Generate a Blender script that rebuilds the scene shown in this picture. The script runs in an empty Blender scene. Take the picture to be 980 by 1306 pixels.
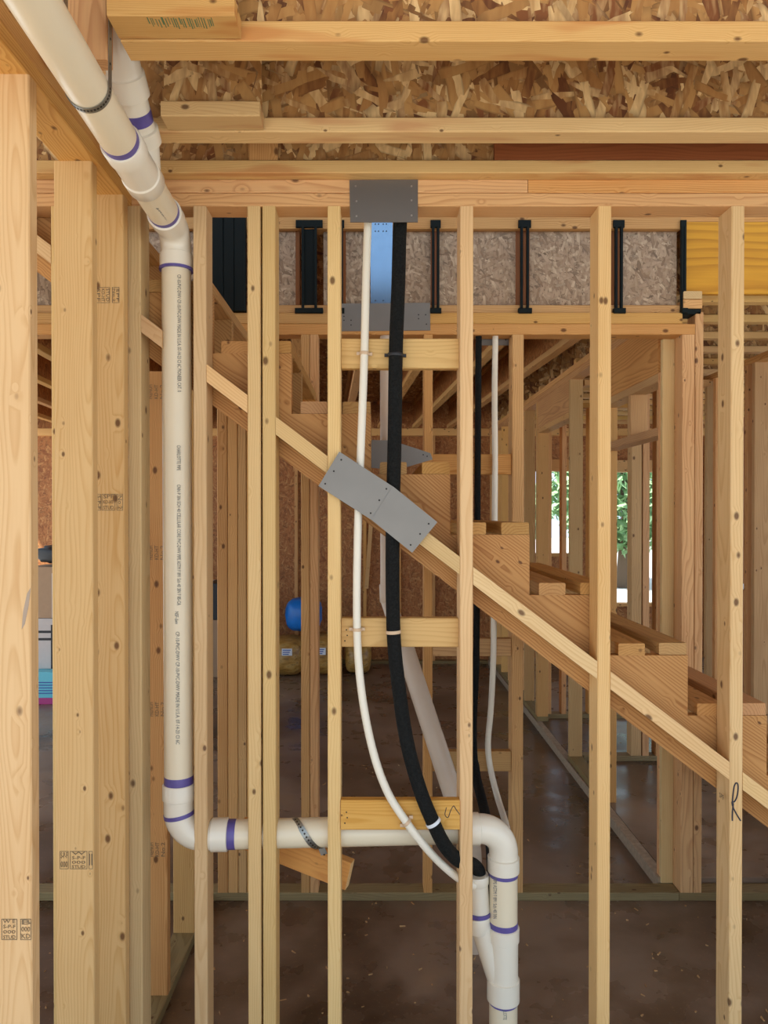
import bpy, bmesh, math, random
from mathutils import Vector, Matrix

rng = random.Random(7)
scene = bpy.context.scene
col = scene.collection

# ---------------------------------------------------------------- camera, sky, sun, exposure
F, CX, CY, ZC = 940.0, 478.0, 656.0, 1.77          # focal length and principal point in photo pixels, eye height
PITCH = math.radians(0.45)
cam_d = bpy.data.cameras.new('camera')
cam = bpy.data.objects.new('camera', cam_d)
col.objects.link(cam)
cam.location = (0, 0, ZC)
cam.rotation_euler = (math.pi / 2 - PITCH, 0, 0)
cam_d.sensor_fit = 'VERTICAL'
cam_d.sensor_height = 36.0
cam_d.lens = F / 1306 * 36
cam_d.shift_x = (490 - CX) / 1306
cam_d.shift_y = (CY - 653) / 1306 + math.tan(PITCH) * F / 1306
cam_d.clip_start = 0.02
scene.camera = cam

world = bpy.data.worlds.new('sky')
scene.world = world
world.use_nodes = True
bg = world.node_tree.nodes['Background']
bg.inputs[0].default_value = (0.66, 0.82, 1.0, 1)
bg.inputs[1].default_value = 0.9

sun_d = bpy.data.lights.new('sun', 'SUN')
sun_d.energy = 5.2
sun_d.color = (1.0, 0.96, 0.90)
sun_d.angle = math.radians(1.0)
sun = bpy.data.objects.new('sun', sun_d)
col.objects.link(sun)
sun.rotation_euler = (math.radians(20), math.radians(-23), 0)

scene.view_settings.view_transform = 'Standard'
scene.view_settings.look = 'None'
scene.view_settings.exposure = 0.93
scene.view_settings.gamma = 1.0
scene.view_settings.use_curve_mapping = False


def X(px, y): return (px - CX) * y / F
def Z(py, y): return ZC + (CY - py) * y / F
def P(px, py, y): return Vector((X(px, y), y, Z(py, y)))


# ---------------------------------------------------------------- materials
class NT:
    def __init__(s, name):
        s.m = bpy.data.materials.new(name)
        s.m.use_nodes = True
        s.t = s.m.node_tree
        s.b = s.t.nodes['Principled BSDF']

    def n(s, kind, ins=None, **props):
        nd = s.t.nodes.new(kind)
        for k, v in props.items():
            setattr(nd, k, v)
        for k, v in (ins or {}).items():
            if hasattr(v, 'is_linked') or hasattr(v, 'links'):
                s.t.links.new(v, nd.inputs[k])
            else:
                nd.inputs[k].default_value = v
        return nd

    def math(s, op, a, b=0.0, c=0.0):
        return s.n('ShaderNodeMath', {0: a, 1: b, 2: c}, operation=op).outputs[0]

    def vmath(s, op, a, b=(0, 0, 0)):
        return s.n('ShaderNodeVectorMath', {0: a, 1: b}, operation=op).outputs[0]

    def mix(s, f, a, b, blend='MIX'):
        nd = s.n('ShaderNodeMix', {0: f, 6: a, 7: b}, data_type='RGBA', blend_type=blend)
        return nd.outputs[2]

    def ramp(s, f, stops):
        nd = s.n('ShaderNodeValToRGB', {0: f})
        cr = nd.color_ramp
        while len(cr.elements) < len(stops):
            cr.elements.new(0.5)
        for e, (p, c) in zip(cr.elements, stops):
            e.position = p
            e.color = c if len(c) == 4 else (*c, 1)
        return nd.outputs[0]

    def noise(s, vec, scale, detail=3.0, rough=0.5, dist=0.0):
        nd = s.n('ShaderNodeTexNoise', {'Vector': vec, 'Scale': scale, 'Detail': detail, 'Roughness': rough, 'Distortion': dist})
        return nd.outputs[0]

    def obj(s): return s.n('ShaderNodeTexCoord').outputs['Object']
    def rnd(s): return s.n('ShaderNodeObjectInfo').outputs['Random']
    def set(s, **kw):
        for k, v in kw.items():
            k = k.replace('_', ' ').title() if k != 'ior' else 'IOR'
            sock = s.b.inputs[k]
            if hasattr(v, 'links'):
                s.t.links.new(v, sock)
            else:
                sock.default_value = v
        return s

    def bump(s, h, strength=0.2, dist=0.01):
        nd = s.n('ShaderNodeBump', {'Height': h, 'Strength': strength, 'Distance': dist})
        s.t.links.new(nd.outputs[0], s.b.inputs['Normal'])


def rgba(c): return (c[0], c[1], c[2], 1)


def wood(name, light, dark, knot=(0.10, 0.035, 0.012), rings=150.0, contrast=0.55, knots=1.0, rough=0.62, vary=0.22, stain=None):
    k = NT(name)
    o = k.obj(); r = k.rnd()
    off = k.n('ShaderNodeCombineXYZ', {0: k.math('MULTIPLY', r, 37.0), 1: k.math('MULTIPLY', r, 11.3), 2: k.math('MULTIPLY', r, 53.1)}).outputs[0]
    q = k.vmath('ADD', o, off)
    sep = k.n('ShaderNodeSeparateXYZ', {0: o})
    r2 = k.math('FRACT', k.math('MULTIPLY', r, 17.31))
    r3 = k.math('FRACT', k.math('MULTIPLY', r, 91.7))
    py = k.math('ADD', sep.outputs[1], k.math('MULTIPLY_ADD', r2, 0.16, -0.08))
    pz = k.math('ADD', sep.outputs[2], k.math('MULTIPLY_ADD', r3, 0.09, 0.02))
    rad = k.math('SQRT', k.math('ADD', k.math('MULTIPLY', py, py), k.math('MULTIPLY', pz, pz)))
    warp = k.noise(k.vmath('MULTIPLY', q, (1.3, 7.0, 7.0)), 1.0, 2.0, 0.5)
    rad = k.math('MULTIPLY_ADD', warp, 0.075, rad)
    vor = k.n('ShaderNodeTexVoronoi', {'Vector': k.vmath('MULTIPLY', q, (0.75, 1.2, 1.2)), 'Scale': 14.5})
    vc = k.n('ShaderNodeSeparateColor', {0: vor.outputs['Color']})
    kd = k.math('DIVIDE', vor.outputs['Distance'], k.math('MULTIPLY_ADD', vc.outputs[1], 0.95, 0.45))
    swirl = k.n('ShaderNodeMapRange', {0: kd, 1: 0.0, 2: 0.30, 3: 0.011 * knots, 4: 0.0}).outputs[0]
    sel = k.math('GREATER_THAN', vc.outputs[0], 0.15)
    rad = k.math('MULTIPLY_ADD', swirl, sel, rad)
    ph = k.math('FRACT', k.math('MULTIPLY', rad, rings))
    ring = k.ramp(ph, [(0.0, (0.1, 0.1, 0.1)), (0.45, (0.2, 0.2, 0.2)), (0.86, (1, 1, 1)), (1.0, (0.1, 0.1, 0.1))])
    fib = k.noise(k.vmath('MULTIPLY', q, (5.0, 170.0, 170.0)), 1.0, 2.0, 0.6)
    blotch = k.noise(k.vmath('MULTIPLY', q, (1.0, 4.0, 4.0)), 2.0, 2.0)
    f = k.math('MULTIPLY', ring, contrast)
    f = k.math('MULTIPLY_ADD', k.math('SUBTRACT', fib, 0.5), 0.55, f)
    f = k.n('ShaderNodeClamp', {0: k.math('MULTIPLY_ADD', k.math('SUBTRACT', blotch, 0.5), 0.8, f)}).outputs[0]
    c = k.mix(f, rgba(light), rgba(dark))
    if stain:
        sm = k.n('ShaderNodeMapRange', {0: k.noise(k.vmath('MULTIPLY', q, (2.0, 12.0, 12.0)), 1.5, 2.0), 1: 0.56, 2: 0.68}).outputs[0]
        c = k.mix(sm, c, rgba(stain))
    if knots > 0:
        km = k.math('MULTIPLY', k.n('ShaderNodeMapRange', {0: kd, 1: 0.07 * knots, 2: 0.135 * knots, 3: 1.0, 4: 0.0}).outputs[0], sel)
        c = k.mix(k.math('MULTIPLY', km, 0.85), c, rgba(knot))
    v = k.n('ShaderNodeHueSaturation', {'Color': c, 'Hue': k.math('MULTIPLY_ADD', r3, 0.014, 0.493),
                                        'Saturation': k.math('MULTIPLY_ADD', r2, 0.16, 0.92),
                                        'Value': k.math('MULTIPLY_ADD', r, vary, 1.0 - vary * 0.6)}).outputs[0]
    k.set(base_color=v, roughness=rough)
    k.b.inputs['Specular IOR Level'].default_value = 0.25
    k.bump(k.math('ADD', k.math('MULTIPLY', fib, 0.5), k.math('MULTIPLY', ring, 0.3)), 0.25, 0.0015)
    return k.m


def osb(name, cols, scale=13.0, rough=0.6):
    k = NT(name)
    o = k.obj(); r = k.rnd()
    q = k.vmath('ADD', o, k.n('ShaderNodeCombineXYZ', {0: k.math('MULTIPLY', r, 31.0), 1: 0.0, 2: k.math('MULTIPLY', r, 17.0)}).outputs[0])
    wob = k.n('ShaderNodeTexNoise', {'Vector': q, 'Scale': 5.0, 'Detail': 2.0}).outputs[1]
    q = k.vmath('ADD', q, k.vmath('SCALE', wob))
    q.node.inputs[1]
    sc = [n for n in k.t.nodes if n.bl_idname == 'ShaderNodeVectorMath' and n.operation == 'SCALE'][0]
    sc.inputs['Scale'].default_value = 0.025
    val = pri = edge = None
    for ang, st in ((0.35, 3.6), (1.25, 4.2), (2.2, 3.2), (2.8, 4.6), (1.7, 3.9)):
        rot = k.n('ShaderNodeVectorRotate', {'Vector': q, 'Angle': ang, 'Axis': (0, 1, 0)}, rotation_type='AXIS_ANGLE').outputs[0]
        vv = k.n('ShaderNodeTexVoronoi', {'Vector': k.vmath('MULTIPLY', rot, (1.0, 1.0, st)), 'Scale': scale}, distance='CHEBYCHEV')
        sp = k.n('ShaderNodeSeparateColor', {0: vv.outputs['Color']})
        if val is None:
            val, pri, edge = sp.outputs[0], sp.outputs[1], vv.outputs['Distance']
        else:
            g = k.math('GREATER_THAN', sp.outputs[1], pri)
            def mx(a, b):
                return k.n('ShaderNodeMix', {0: g, 2: a, 3: b}, data_type='FLOAT').outputs[0]
            val, pri, edge = mx(val, sp.outputs[0]), mx(pri, sp.outputs[1]), mx(edge, vv.outputs['Distance'])
    fib = k.noise(k.vmath('MULTIPLY', q, (60, 60, 14)), 1.0, 2.0)
    f = k.math('MULTIPLY_ADD', k.math('SUBTRACT', fib, 0.5), 0.35, val)
    n = len(cols)
    c = k.ramp(f, [(i / (n - 1), x) for i, x in enumerate(cols)])
    dk = k.n('ShaderNodeMapRange', {0: edge, 1: 0.42, 2: 0.75, 3: 0.0, 4: 0.55}).outputs[0]
    c = k.mix(dk, c, rgba([x * 0.35 for x in cols[0]]))
    k.set(base_color=c, roughness=rough)
    k.bump(k.math('ADD', pri, k.math('MULTIPLY', fib, 0.3)), 0.35, 0.003)
    return k.m


def plain(name, c, rough=0.5, metal=0.0, var=0.0, scale=20.0, spec=0.5):
    k = NT(name)
    if var:
        f = k.noise(k.obj(), scale, 4.0)
        cc = k.mix(f, rgba([x * (1 - var) for x in c]), rgba([min(1, x * (1 + var)) for x in c]))
        k.set(base_color=cc)
    else:
        k.set(base_color=rgba(c))
    k.set(roughness=rough, metallic=metal)
    k.b.inputs['Specular IOR Level'].default_value = spec
    return k.m


M = {}
M['stud'] = wood('pale_spruce', (0.74, 0.50, 0.235), (0.57, 0.32, 0.11))
M['plate'] = wood('warm_spruce', (0.68, 0.385, 0.145), (0.46, 0.20, 0.055), contrast=0.7)
M['stringer'] = wood('orange_pine', (0.54, 0.29, 0.095), (0.32, 0.135, 0.035), rings=130.0, contrast=0.85, knots=0.9, vary=0.1)
M['tread'] = wood('brown_pine', (0.52, 0.28, 0.10), (0.32, 0.14, 0.04), rings=110.0, contrast=0.6)
M['block'] = wood('yellow_pine', (0.72, 0.44, 0.14), (0.55, 0.28, 0.06), rings=120.0, contrast=0.6, vary=0.12)
M['far_stud'] = wood('pinkish_spruce', (0.76, 0.42, 0.165), (0.54, 0.24, 0.07), vary=0.3)
M['grey_stud'] = wood('weathered_spruce', (0.62, 0.39, 0.17), (0.42, 0.23, 0.08), vary=0.25)
M['flange'] = wood('laminated_flange', (0.74, 0.47, 0.19), (0.54, 0.28, 0.085), rings=240.0, contrast=0.5, knots=0.9, stain=(0.60, 0.30, 0.11))
M['treated'] = wood('treated_sill', (0.30, 0.22, 0.10), (0.17, 0.11, 0.045), contrast=0.7)
M['redboard'] = wood('red_brown_board', (0.26, 0.095, 0.04), (0.17, 0.055, 0.022), knots=0.0)
M['lvl'] = wood('laminated_header', (0.72, 0.38, 0.13), (0.46, 0.19, 0.05), rings=80.0, contrast=0.7, knots=0.0)
M['orange'] = wood('orange_offcut', (0.80, 0.40, 0.085), (0.60, 0.24, 0.04), rings=90.0)
M['ply'] = wood('amber_plywood', (0.72, 0.32, 0.012), (0.46, 0.165, 0.004), rings=26.0, contrast=0.8, knots=0.0, vary=0.05)
M['osb'] = osb('strand_board', [(0.13, 0.04, 0.010), (0.38, 0.175, 0.048), (0.49, 0.265, 0.085), (0.36, 0.17, 0.05), (0.78, 0.53, 0.24), (0.22, 0.075, 0.02)], 11.0)
M['osb_grey'] = osb('pale_strand_board', [(0.22, 0.14, 0.08), (0.36, 0.24, 0.15), (0.45, 0.32, 0.21), (0.33, 0.22, 0.13), (0.56, 0.42, 0.28), (0.26, 0.16, 0.09)], 20.0)
M['osb_red'] = osb('orange_strand_board', [(0.30, 0.095, 0.024), (0.44, 0.165, 0.043), (0.50, 0.205, 0.06), (0.41, 0.15, 0.038), (0.60, 0.30, 0.10), (0.34, 0.115, 0.028)], 14.0)
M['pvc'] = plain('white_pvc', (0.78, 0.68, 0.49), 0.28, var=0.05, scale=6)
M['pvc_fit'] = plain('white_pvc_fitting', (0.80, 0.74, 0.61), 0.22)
M['pvc_tan'] = plain('tan_pvc', (0.62, 0.50, 0.38), 0.35, var=0.08, scale=8)  # tan tone, browner than the main drain, with slight random variation
M['primer'] = plain('purple_primer', (0.11, 0.085, 0.30), 0.4, var=0.35, scale=30)
M['pex'] = plain('white_tubing', (0.84, 0.78, 0.64), 0.35)
M['steel'] = plain('galvanised_steel', (0.235, 0.215, 0.19), 0.5, 0.9, var=0.12, scale=9)
M['steel_dark'] = plain('dull_steel', (0.20, 0.18, 0.16), 0.55, 0.8, var=0.05, scale=4)
M['steel_sky_tint'] = plain('steel_painted_sky_sheen', (0.20, 0.31, 0.45), 0.25, 0.95, var=0.1, scale=25)  # reflected blue sky painted into the base colour of the steel
M['hole'] = plain('nail_hole', (0.02, 0.015, 0.012), 0.8)
M['nail'] = plain('nail_head', (0.55, 0.53, 0.5), 0.35, 0.9)
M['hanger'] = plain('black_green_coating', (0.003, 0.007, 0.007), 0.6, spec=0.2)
M['strap'] = plain('strap_steel', (0.30, 0.31, 0.29), 0.4, 0.9, var=0.15, scale=30)
M['clip'] = plain('beige_clip', (0.66, 0.47, 0.30), 0.5)
M['ink'] = plain('stamp_ink', (0.19, 0.13, 0.07), 0.8)
M['ink_grey'] = plain('pipe_print', (0.17, 0.17, 0.16), 0.7)
M['green_ink'] = plain('green_ink', (0.12, 0.20, 0.09), 0.8)
M['smear'] = plain('grey_smear', (0.40, 0.30, 0.22), 0.8)
M['marker'] = plain('marker_ink', (0.02, 0.02, 0.035), 0.5)
M['card'] = plain('cardboard', (0.46, 0.30, 0.18), 0.8, var=0.08)
M['white_card'] = plain('white_carton', (0.62, 0.56, 0.52), 0.7, var=0.06)
M['teal'] = plain('turquoise_wrap', (0.16, 0.60, 0.72), 0.45)
M['magenta'] = plain('magenta_stripe', (0.52, 0.06, 0.24), 0.45)
M['black'] = plain('black_plastic', (0.012, 0.012, 0.014), 0.5)
M['bluebag'] = plain('blue_plastic', (0.01, 0.19, 0.66), 0.35, var=0.25, scale=14)
M['label_white'] = plain('white_sticker', (0.75, 0.78, 0.82), 0.5)
M['label_blue'] = plain('blue_print', (0.06, 0.12, 0.42), 0.5)
M['concrete'] = plain('kerb_concrete', (0.37, 0.27, 0.175), 0.9, var=0.45, scale=45)
M['leaf'] = plain('green_leaf', (0.30, 0.47, 0.24), 0.6, var=0.4, scale=3)
M['bark'] = plain('bark', (0.12, 0.08, 0.05), 0.9)

k = NT('brown_insulation_wrap')
o = k.obj()
f = k.noise(k.vmath('MULTIPLY', o, (4, 14, 14)), 2.0, 4.0)
k.set(base_color=k.ramp(f, [(0.3, (0.22, 0.10, 0.02)), (0.5, (0.46, 0.24, 0.05)), (0.62, (0.52, 0.32, 0.10)), (0.75, (0.16, 0.07, 0.02))]), roughness=0.35)
M['bale'] = k.m

k = NT('black_foam')
o = k.obj()
f = k.noise(o, 160.0, 3.0)
k.set(base_color=k.ramp(f, [(0.3, (0.002, 0.0022, 0.002)), (0.75, (0.011, 0.012, 0.011))]), roughness=0.85)
k.b.inputs['Specular IOR Level'].default_value = 0.25
k.bump(f, 0.7, 0.004)
M['foam'] = k.m

k = NT('dark_slab')
o = k.obj()
f = k.noise(o, 0.8, 4.0, 0.5, 0.4)
g = k.noise(o, 5.0, 4.0, 0.5)
h = k.noise(o, 70.0, 2.0)
c = k.ramp(k.math('MULTIPLY_ADD', k.math('SUBTRACT', g, 0.5), 0.38, f), [(0.32, (0.070, 0.040, 0.022)), (0.47, (0.15, 0.093, 0.058)), (0.58, (0.25, 0.172, 0.12)), (0.72, (0.32, 0.21, 0.13))])
c = k.mix(k.math('MULTIPLY', k.math('GREATER_THAN', h, 0.66), 0.4), c, (0.25, 0.15, 0.08, 1))
k.set(base_color=c, roughness=k.n('ShaderNodeMapRange', {0: g, 1: 0.3, 2: 0.7, 3: 0.20, 4: 0.45}).outputs[0])
k.bump(g, 0.25, 0.01)
M['slab'] = k.m
M['dirt'] = plain('pale_ground', (0.52, 0.50, 0.46), 0.9, var=0.15, scale=1.5)
M['chip'] = plain('wood_chip', (0.50, 0.29, 0.12), 0.7, var=0.3, scale=40)

# ---------------------------------------------------------------- helpers
MESHES = {}


def link(name, data, parent=None, mat=None):
    ob = bpy.data.objects.new(name, data)
    col.objects.link(ob)
    if parent is not None:
        ob.parent = parent
    if mat is not None and data is not None and not data.materials:
        data.materials.append(mat)
    return ob


def tag(ob, label, cat, group=None, kind=None):
    ob['label'] = label
    ob['category'] = cat
    if group: ob['group'] = group
    if kind: ob['kind'] = kind
    return ob


def empty(name, loc, label, cat, group=None, kind=None):
    e = bpy.data.objects.new(name, None)
    e.empty_display_size = 0.05
    col.objects.link(e)
    e.location = loc
    bpy.context.view_layer.update()
    return tag(e, label, cat, group, kind)


def worldloc(ob):
    v = Vector(ob.location)
    return v if ob.parent is None else v + worldloc(ob.parent)


def place(ob, parent, loc, rot=None):
    """put ob at a world location under an unrotated parent (or a parent part)"""
    if parent is not None:
        m = chain(parent)
        W = Matrix.Translation(loc) @ (rot.to_4x4() if rot is not None else Matrix.Identity(4))
        ob.matrix_basis = m.inverted() @ W
    else:
        ob.matrix_basis = Matrix.Translation(loc) @ (rot.to_4x4() if rot is not None else Matrix.Identity(4))


def chain(ob):
    m = ob.matrix_basis.copy()
    return m if ob.parent is None else chain(ob.parent) @ m


def board_mesh(L, w, h, mat, ch=0.0028):
    key = (round(L, 3), round(w, 4), round(h, 4), mat.name)
    if key in MESHES: return MESHES[key]
    c = min(ch, w * 0.2, h * 0.2)
    a, b = w / 2, h / 2
    prof = [(-a + c, -b), (a - c, -b), (a, -b + c), (a, b - c), (a - c, b), (-a + c, b), (-a, b - c), (-a, -b + c)]
    vs = [(-L / 2, y, z) for y, z in prof] + [(L / 2, y, z) for y, z in prof]
    fs = [(i, (i + 1) % 8, 8 + (i + 1) % 8, 8 + i) for i in range(8)]
    fs = [tuple(reversed(f)) for f in fs]
    fs += [tuple(range(8)), tuple(reversed(range(8, 16)))]
    me = bpy.data.meshes.new('board')
    me.from_pydata(vs, [], fs)
    bm = bmesh.new(); bm.from_mesh(me)
    bmesh.ops.recalc_face_normals(bm, faces=bm.faces)
    bm.to_mesh(me); bm.free()
    me.materials.append(mat)
    MESHES[key] = me
    return me


RZ = Matrix.Rotation(-math.pi / 2, 3, 'Y')     # local X -> world Z
RY = Matrix.Rotation(math.pi / 2, 3, 'Z')      # local X -> world Y
RX = Matrix.Identity(3)


def bar(name, parent, lo, hi, axis, mat, twist=None):
    """one board filling the box lo..hi with its grain along axis"""
    lo, hi = Vector(lo), Vector(hi)
    d, c = hi - lo, (hi + lo) / 2
    if axis == 'x': me, R = board_mesh(d.x, d.y, d.z, mat), RX
    elif axis == 'y': me, R = board_mesh(d.y, d.x, d.z, mat), RY
    else: me, R = board_mesh(d.z, d.y, d.x, mat), RZ
    ob = link(name, me, parent)
    if twist is not None: R = twist @ R
    place(ob, parent, c, R)
    return ob


def prism(name, parent, poly, y0, y1, mat, ang=0.0, ch=0.002):
    """an outline in the xz plane given thickness in y; grain along the slope ang"""
    c = Vector((sum(p[0] for p in poly) / len(poly), (y0 + y1) / 2, sum(p[1] for p in poly) / len(poly)))
    R = Matrix.Rotation(ang, 3, 'Y')
    Ri = R.inverted()
    n = len(poly)
    vs = [Ri @ (Vector((p[0], y0, p[1])) - c) for p in poly] + [Ri @ (Vector((p[0], y1, p[1])) - c) for p in poly]
    fs = [tuple(range(n)), tuple(reversed(range(n, 2 * n)))] + [(i, n + i, n + (i + 1) % n, (i + 1) % n) for i in range(n)]
    me = bpy.data.meshes.new(name)
    me.from_pydata(vs, [], fs)
    bm = bmesh.new(); bm.from_mesh(me)
    bmesh.ops.recalc_face_normals(bm, faces=bm.faces)
    bm.to_mesh(me); bm.free()
    ob = link(name, me, parent, mat)
    place(ob, parent, c, R)
    return ob


def smooth(me, ang=40):
    for p in me.polygons: p.use_smooth = True
    try: me.set_sharp_from_angle(angle=math.radians(ang))
    except Exception: pass


def catmull(pts, n=8):
    out = []
    pts = [Vector(p) for p in pts]
    q = [2 * pts[0] - pts[1]] + pts + [2 * pts[-1] - pts[-2]]
    for i in range(1, len(q) - 2):
        for s in range(n):
            t = s / n
            a, b, c, d = q[i - 1], q[i], q[i + 1], q[i + 2]
            out.append(0.5 * ((2 * b) + (c - a) * t + (2 * a - 5 * b + 4 * c - d) * t * t + (3 * b - a - 3 * c + d) * t ** 3))
    out.append(pts[-1])
    return out


def sweep(name, parent, pts, radii, mat, n=24, caps=True):
    pts = [Vector(p) for p in pts]
    if not isinstance(radii, (list, tuple)): radii = [radii] * len(pts)
    c = sum(pts, Vector()) / len(pts)
    T = []
    for i in range(len(pts)):
        a = pts[max(i - 1, 0)]; b = pts[min(i + 1, len(pts) - 1)]
        t = b - a
        if t.length < 1e-7: t = T[-1] if T else Vector((0, 0, 1))
        T.append(t.normalized())
    u = T[0].orthogonal().normalized()
    vs = []
    for i, p in enumerate(pts):
        u = (u - T[i] * u.dot(T[i])).normalized()
        v = T[i].cross(u)
        for j in range(n):
            a = 2 * math.pi * j / n
            vs.append(p - c + (u * math.cos(a) + v * math.sin(a)) * radii[i])
    fs = []
    for i in range(len(pts) - 1):
        for j in range(n):
            fs.append((i * n + j, i * n + (j + 1) % n, (i + 1) * n + (j + 1) % n, (i + 1) * n + j))
    if caps:
        fs.append(tuple(reversed(range(n)))); fs.append(tuple(range((len(pts) - 1) * n, len(pts) * n)))
    me = bpy.data.meshes.new(name)
    me.from_pydata(vs, [], fs)
    smooth(me)
    ob = link(name, me, parent, mat)
    place(ob, parent, c)
    return ob


def cyl(name, parent, a, b, r, mat, n=28, lip=0.0):
    a, b = Vector(a), Vector(b)
    if lip:
        d = (b - a).normalized()
        return sweep(name, parent, [a, a + d * lip, b - d * lip, b], [r - lip * 0.6, r, r, r - lip * 0.6], mat, n)
    return sweep(name, parent, [a, b], r, mat, n)


def bend(a, corner, b, rad, n=10):
    a, k_, b = Vector(a), Vector(corner), Vector(b)
    d0, d1 = (a - k_).normalized(), (b - k_).normalized()
    half = d0.angle(d1) / 2
    tl = rad / math.tan(half)
    s, e = k_ + d0 * tl, k_ + d1 * tl
    cen = k_ + (d0 + d1).normalized() * (rad / math.sin(half))
    va, vb = s - cen, e - cen
    ang = va.angle(vb)
    out = [a]
    for i in range(n + 1):
        t = i / n
        out.append(cen + (va * math.sin((1 - t) * ang) + vb * math.sin(t * ang)) / math.sin(ang))
    out.append(b)
    return out


def plate_mesh(name, parent, poly, y0, y1, mat): return prism(name, parent, poly, y0, y1, mat)


def dots(name, parent, pts, y, r, mat):
    for (x, z) in pts:
        cyl(name, parent, (x, y - 0.0012, z), (x, y + 0.001, z), r, mat, 10)


def text(name, parent, body, loc, size, mat, spin=0.0, align='CENTER', rot=None, length=None):
    cu = bpy.data.curves.new(name, 'FONT')
    cu.body = body
    cu.size = size
    cu.align_x = align
    cu.align_y = 'CENTER'
    cu.extrude = 0.0002
    cu.resolution_u = 2
    cu.materials.append(mat)
    tmp = bpy.data.objects.new(name, cu)
    col.objects.link(tmp)
    dg = bpy.context.evaluated_depsgraph_get()
    me = bpy.data.meshes.new_from_object(tmp.evaluated_get(dg))
    bpy.data.objects.remove(tmp)
    bpy.data.curves.remove(cu)
    me.name = name
    if length is not None:
        xs_ = [v.co.x for v in me.vertices]
        f_ = length / max(max(xs_) - min(xs_), 1e-6)
        for v in me.vertices: v.co.x *= f_
    ob = link(name, me, parent, mat)
    R = (rot if rot is not None else Matrix.Rotation(math.pi / 2, 3, 'X')) @ Matrix.Rotation(spin, 3, 'Z')
    place(ob, parent, Vector(loc), R)
    return ob


def frame_mark(parent, cx, cz, w, h, y, mat, t=0.0012):
    """a stamped rectangle outline on a board face"""
    o, i = [(-w / 2, -h / 2), (w / 2, -h / 2), (w / 2, h / 2), (-w / 2, h / 2)], None
    i = [(a * (1 - 2 * t / w), b * (1 - 2 * t / h)) for a, b in o]
    vs = [(a, 0, b) for a, b in o] + [(a, 0, b) for a, b in i]
    vs += [(a, 0.0006, b) for a, b in o] + [(a, 0.0006, b) for a, b in i]
    fs = [(k_, (k_ + 1) % 4, 4 + (k_ + 1) % 4, 4 + k_) for k_ in range(4)]
    fs += [(8 + k_, 12 + k_, 12 + (k_ + 1) % 4, 8 + (k_ + 1) % 4) for k_ in range(4)]
    me = bpy.data.meshes.new('grade_stamp')
    me.from_pydata(vs, [], fs)
    ob = link('grade_stamp', me, parent, mat)
    place(ob, parent, Vector((cx, y, cz)))
    return ob


def stamp(parent, px0, px1, py0, py1, y, lines, mat=None, spin=0.0, box=True):
    mat = mat or M['ink']
    x0, x1, z1, z0 = X(px0, y), X(px1, y), Z(py0, y), Z(py1, y)
    if box: frame_mark(parent, (x0 + x1) / 2, (z0 + z1) / 2, x1 - x0, z1 - z0, y - 0.0008, mat)
    n = len(lines)
    for i, s in enumerate(lines):
        if spin == 0.0:
            text('stamp_text', parent, s, ((x0 + x1) / 2, y - 0.0008, z1 - (z1 - z0) * (i + 0.5) / n), (z1 - z0) / n * 0.95, mat, length=0.78 * (x1 - x0))
        else:
            text('stamp_text', parent, s, (x0 + (x1 - x0) * (i + 0.5) / n, y - 0.0008, (z0 + z1) / 2), (x1 - x0) / n * 0.95, mat, spin, length=0.82 * (z1 - z0))


def ijoist(parent, lo, L, axis, depth=0.305, fw=0.064, fh=0.039, web='osb', name='joist', skew=None):
    """web mesh with two flange sub-parts; lo = (start along axis, near cross coord, bottom z)"""
    s, c, z = lo
    if axis == 'x':
        w = bar(name, parent, (s, c + fw / 2 - 0.006, z + fh - 0.008), (s + L, c + fw / 2 + 0.006, z + depth - fh + 0.008), 'x', M[web])
        for zz in (z, z + depth - fh):
            bar('flange', w, (s, c, zz), (s + L, c + fw, zz + fh), 'x', M['flange'])
    else:
        w = bar(name, parent, (c + fw / 2 - 0.006, s, z + fh - 0.008), (c + fw / 2 + 0.006, s + L, z + depth - fh + 0.008), 'y', M[web], skew)
        for zz in (z, z + depth - fh):
            bar('flange', w, (c, s, zz), (c + fw, s + L, zz + fh), 'y', M['plate'], skew)
    return w


# ---------------------------------------------------------------- ground and floor
ob = bar('ground', None, (-40, -40, -0.3), (45, 60, -0.12), 'x', M['dirt'])
tag(ob, 'pale bare earth outside the house seen through the window openings', 'ground', kind='structure')
floor = bar('floor', None, (-4.7, -0.6, -0.119), (5.2, 8.9, 0.0), 'x', M['slab'])
tag(floor, 'dark damp concrete floor slab scattered with wood chips', 'floor', kind='structure')
raised = bar('floor_slab', floor, (1.386, 3.46, 0.0), (5.2, 8.9, 0.0595), 'x', M['slab'])
kerb = bar('kerb', floor, (1.335, 3.46, 0.0), (1.385, 8.65, 0.06), 'y', M['concrete'])

# ---------------------------------------------------------------- ceiling: subfloor and I-joists
JB = 2.785
ceiling = empty('ceiling', (0, 2, 3.1), 'engineered floor joists and strand board subfloor overhead', 'ceiling', kind='structure')
for x0, x1, y0, y1 in ((-4.7, -2.26, -0.3, 2.35), (-2.255, 0.18, -0.3, 2.35), (0.185, 2.62, -0.3, 2.35), (2.625, 5.1, -0.3, 2.35),
                       (-4.7, -1.5, 2.355, 3.44), (2.75, 5.1, 2.355, 3.44),
                       (-4.7, -2.26, 3.445, 6.1), (-2.255, 0.18, 3.445, 6.1), (0.185, 2.62, 3.445, 6.1), (2.625, 5.1, 3.445, 6.1),
                       (-4.7, -2.26, 6.105, 8.8), (-2.255, 0.18, 6.105, 8.8), (0.185, 2.62, 6.105, 8.8), (2.625, 5.1, 6.105, 8.8)):
    bar('subfloor_panel', ceiling, (x0, y0, 3.092), (x1, y1, 3.11), 'x', M['osb'])
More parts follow.
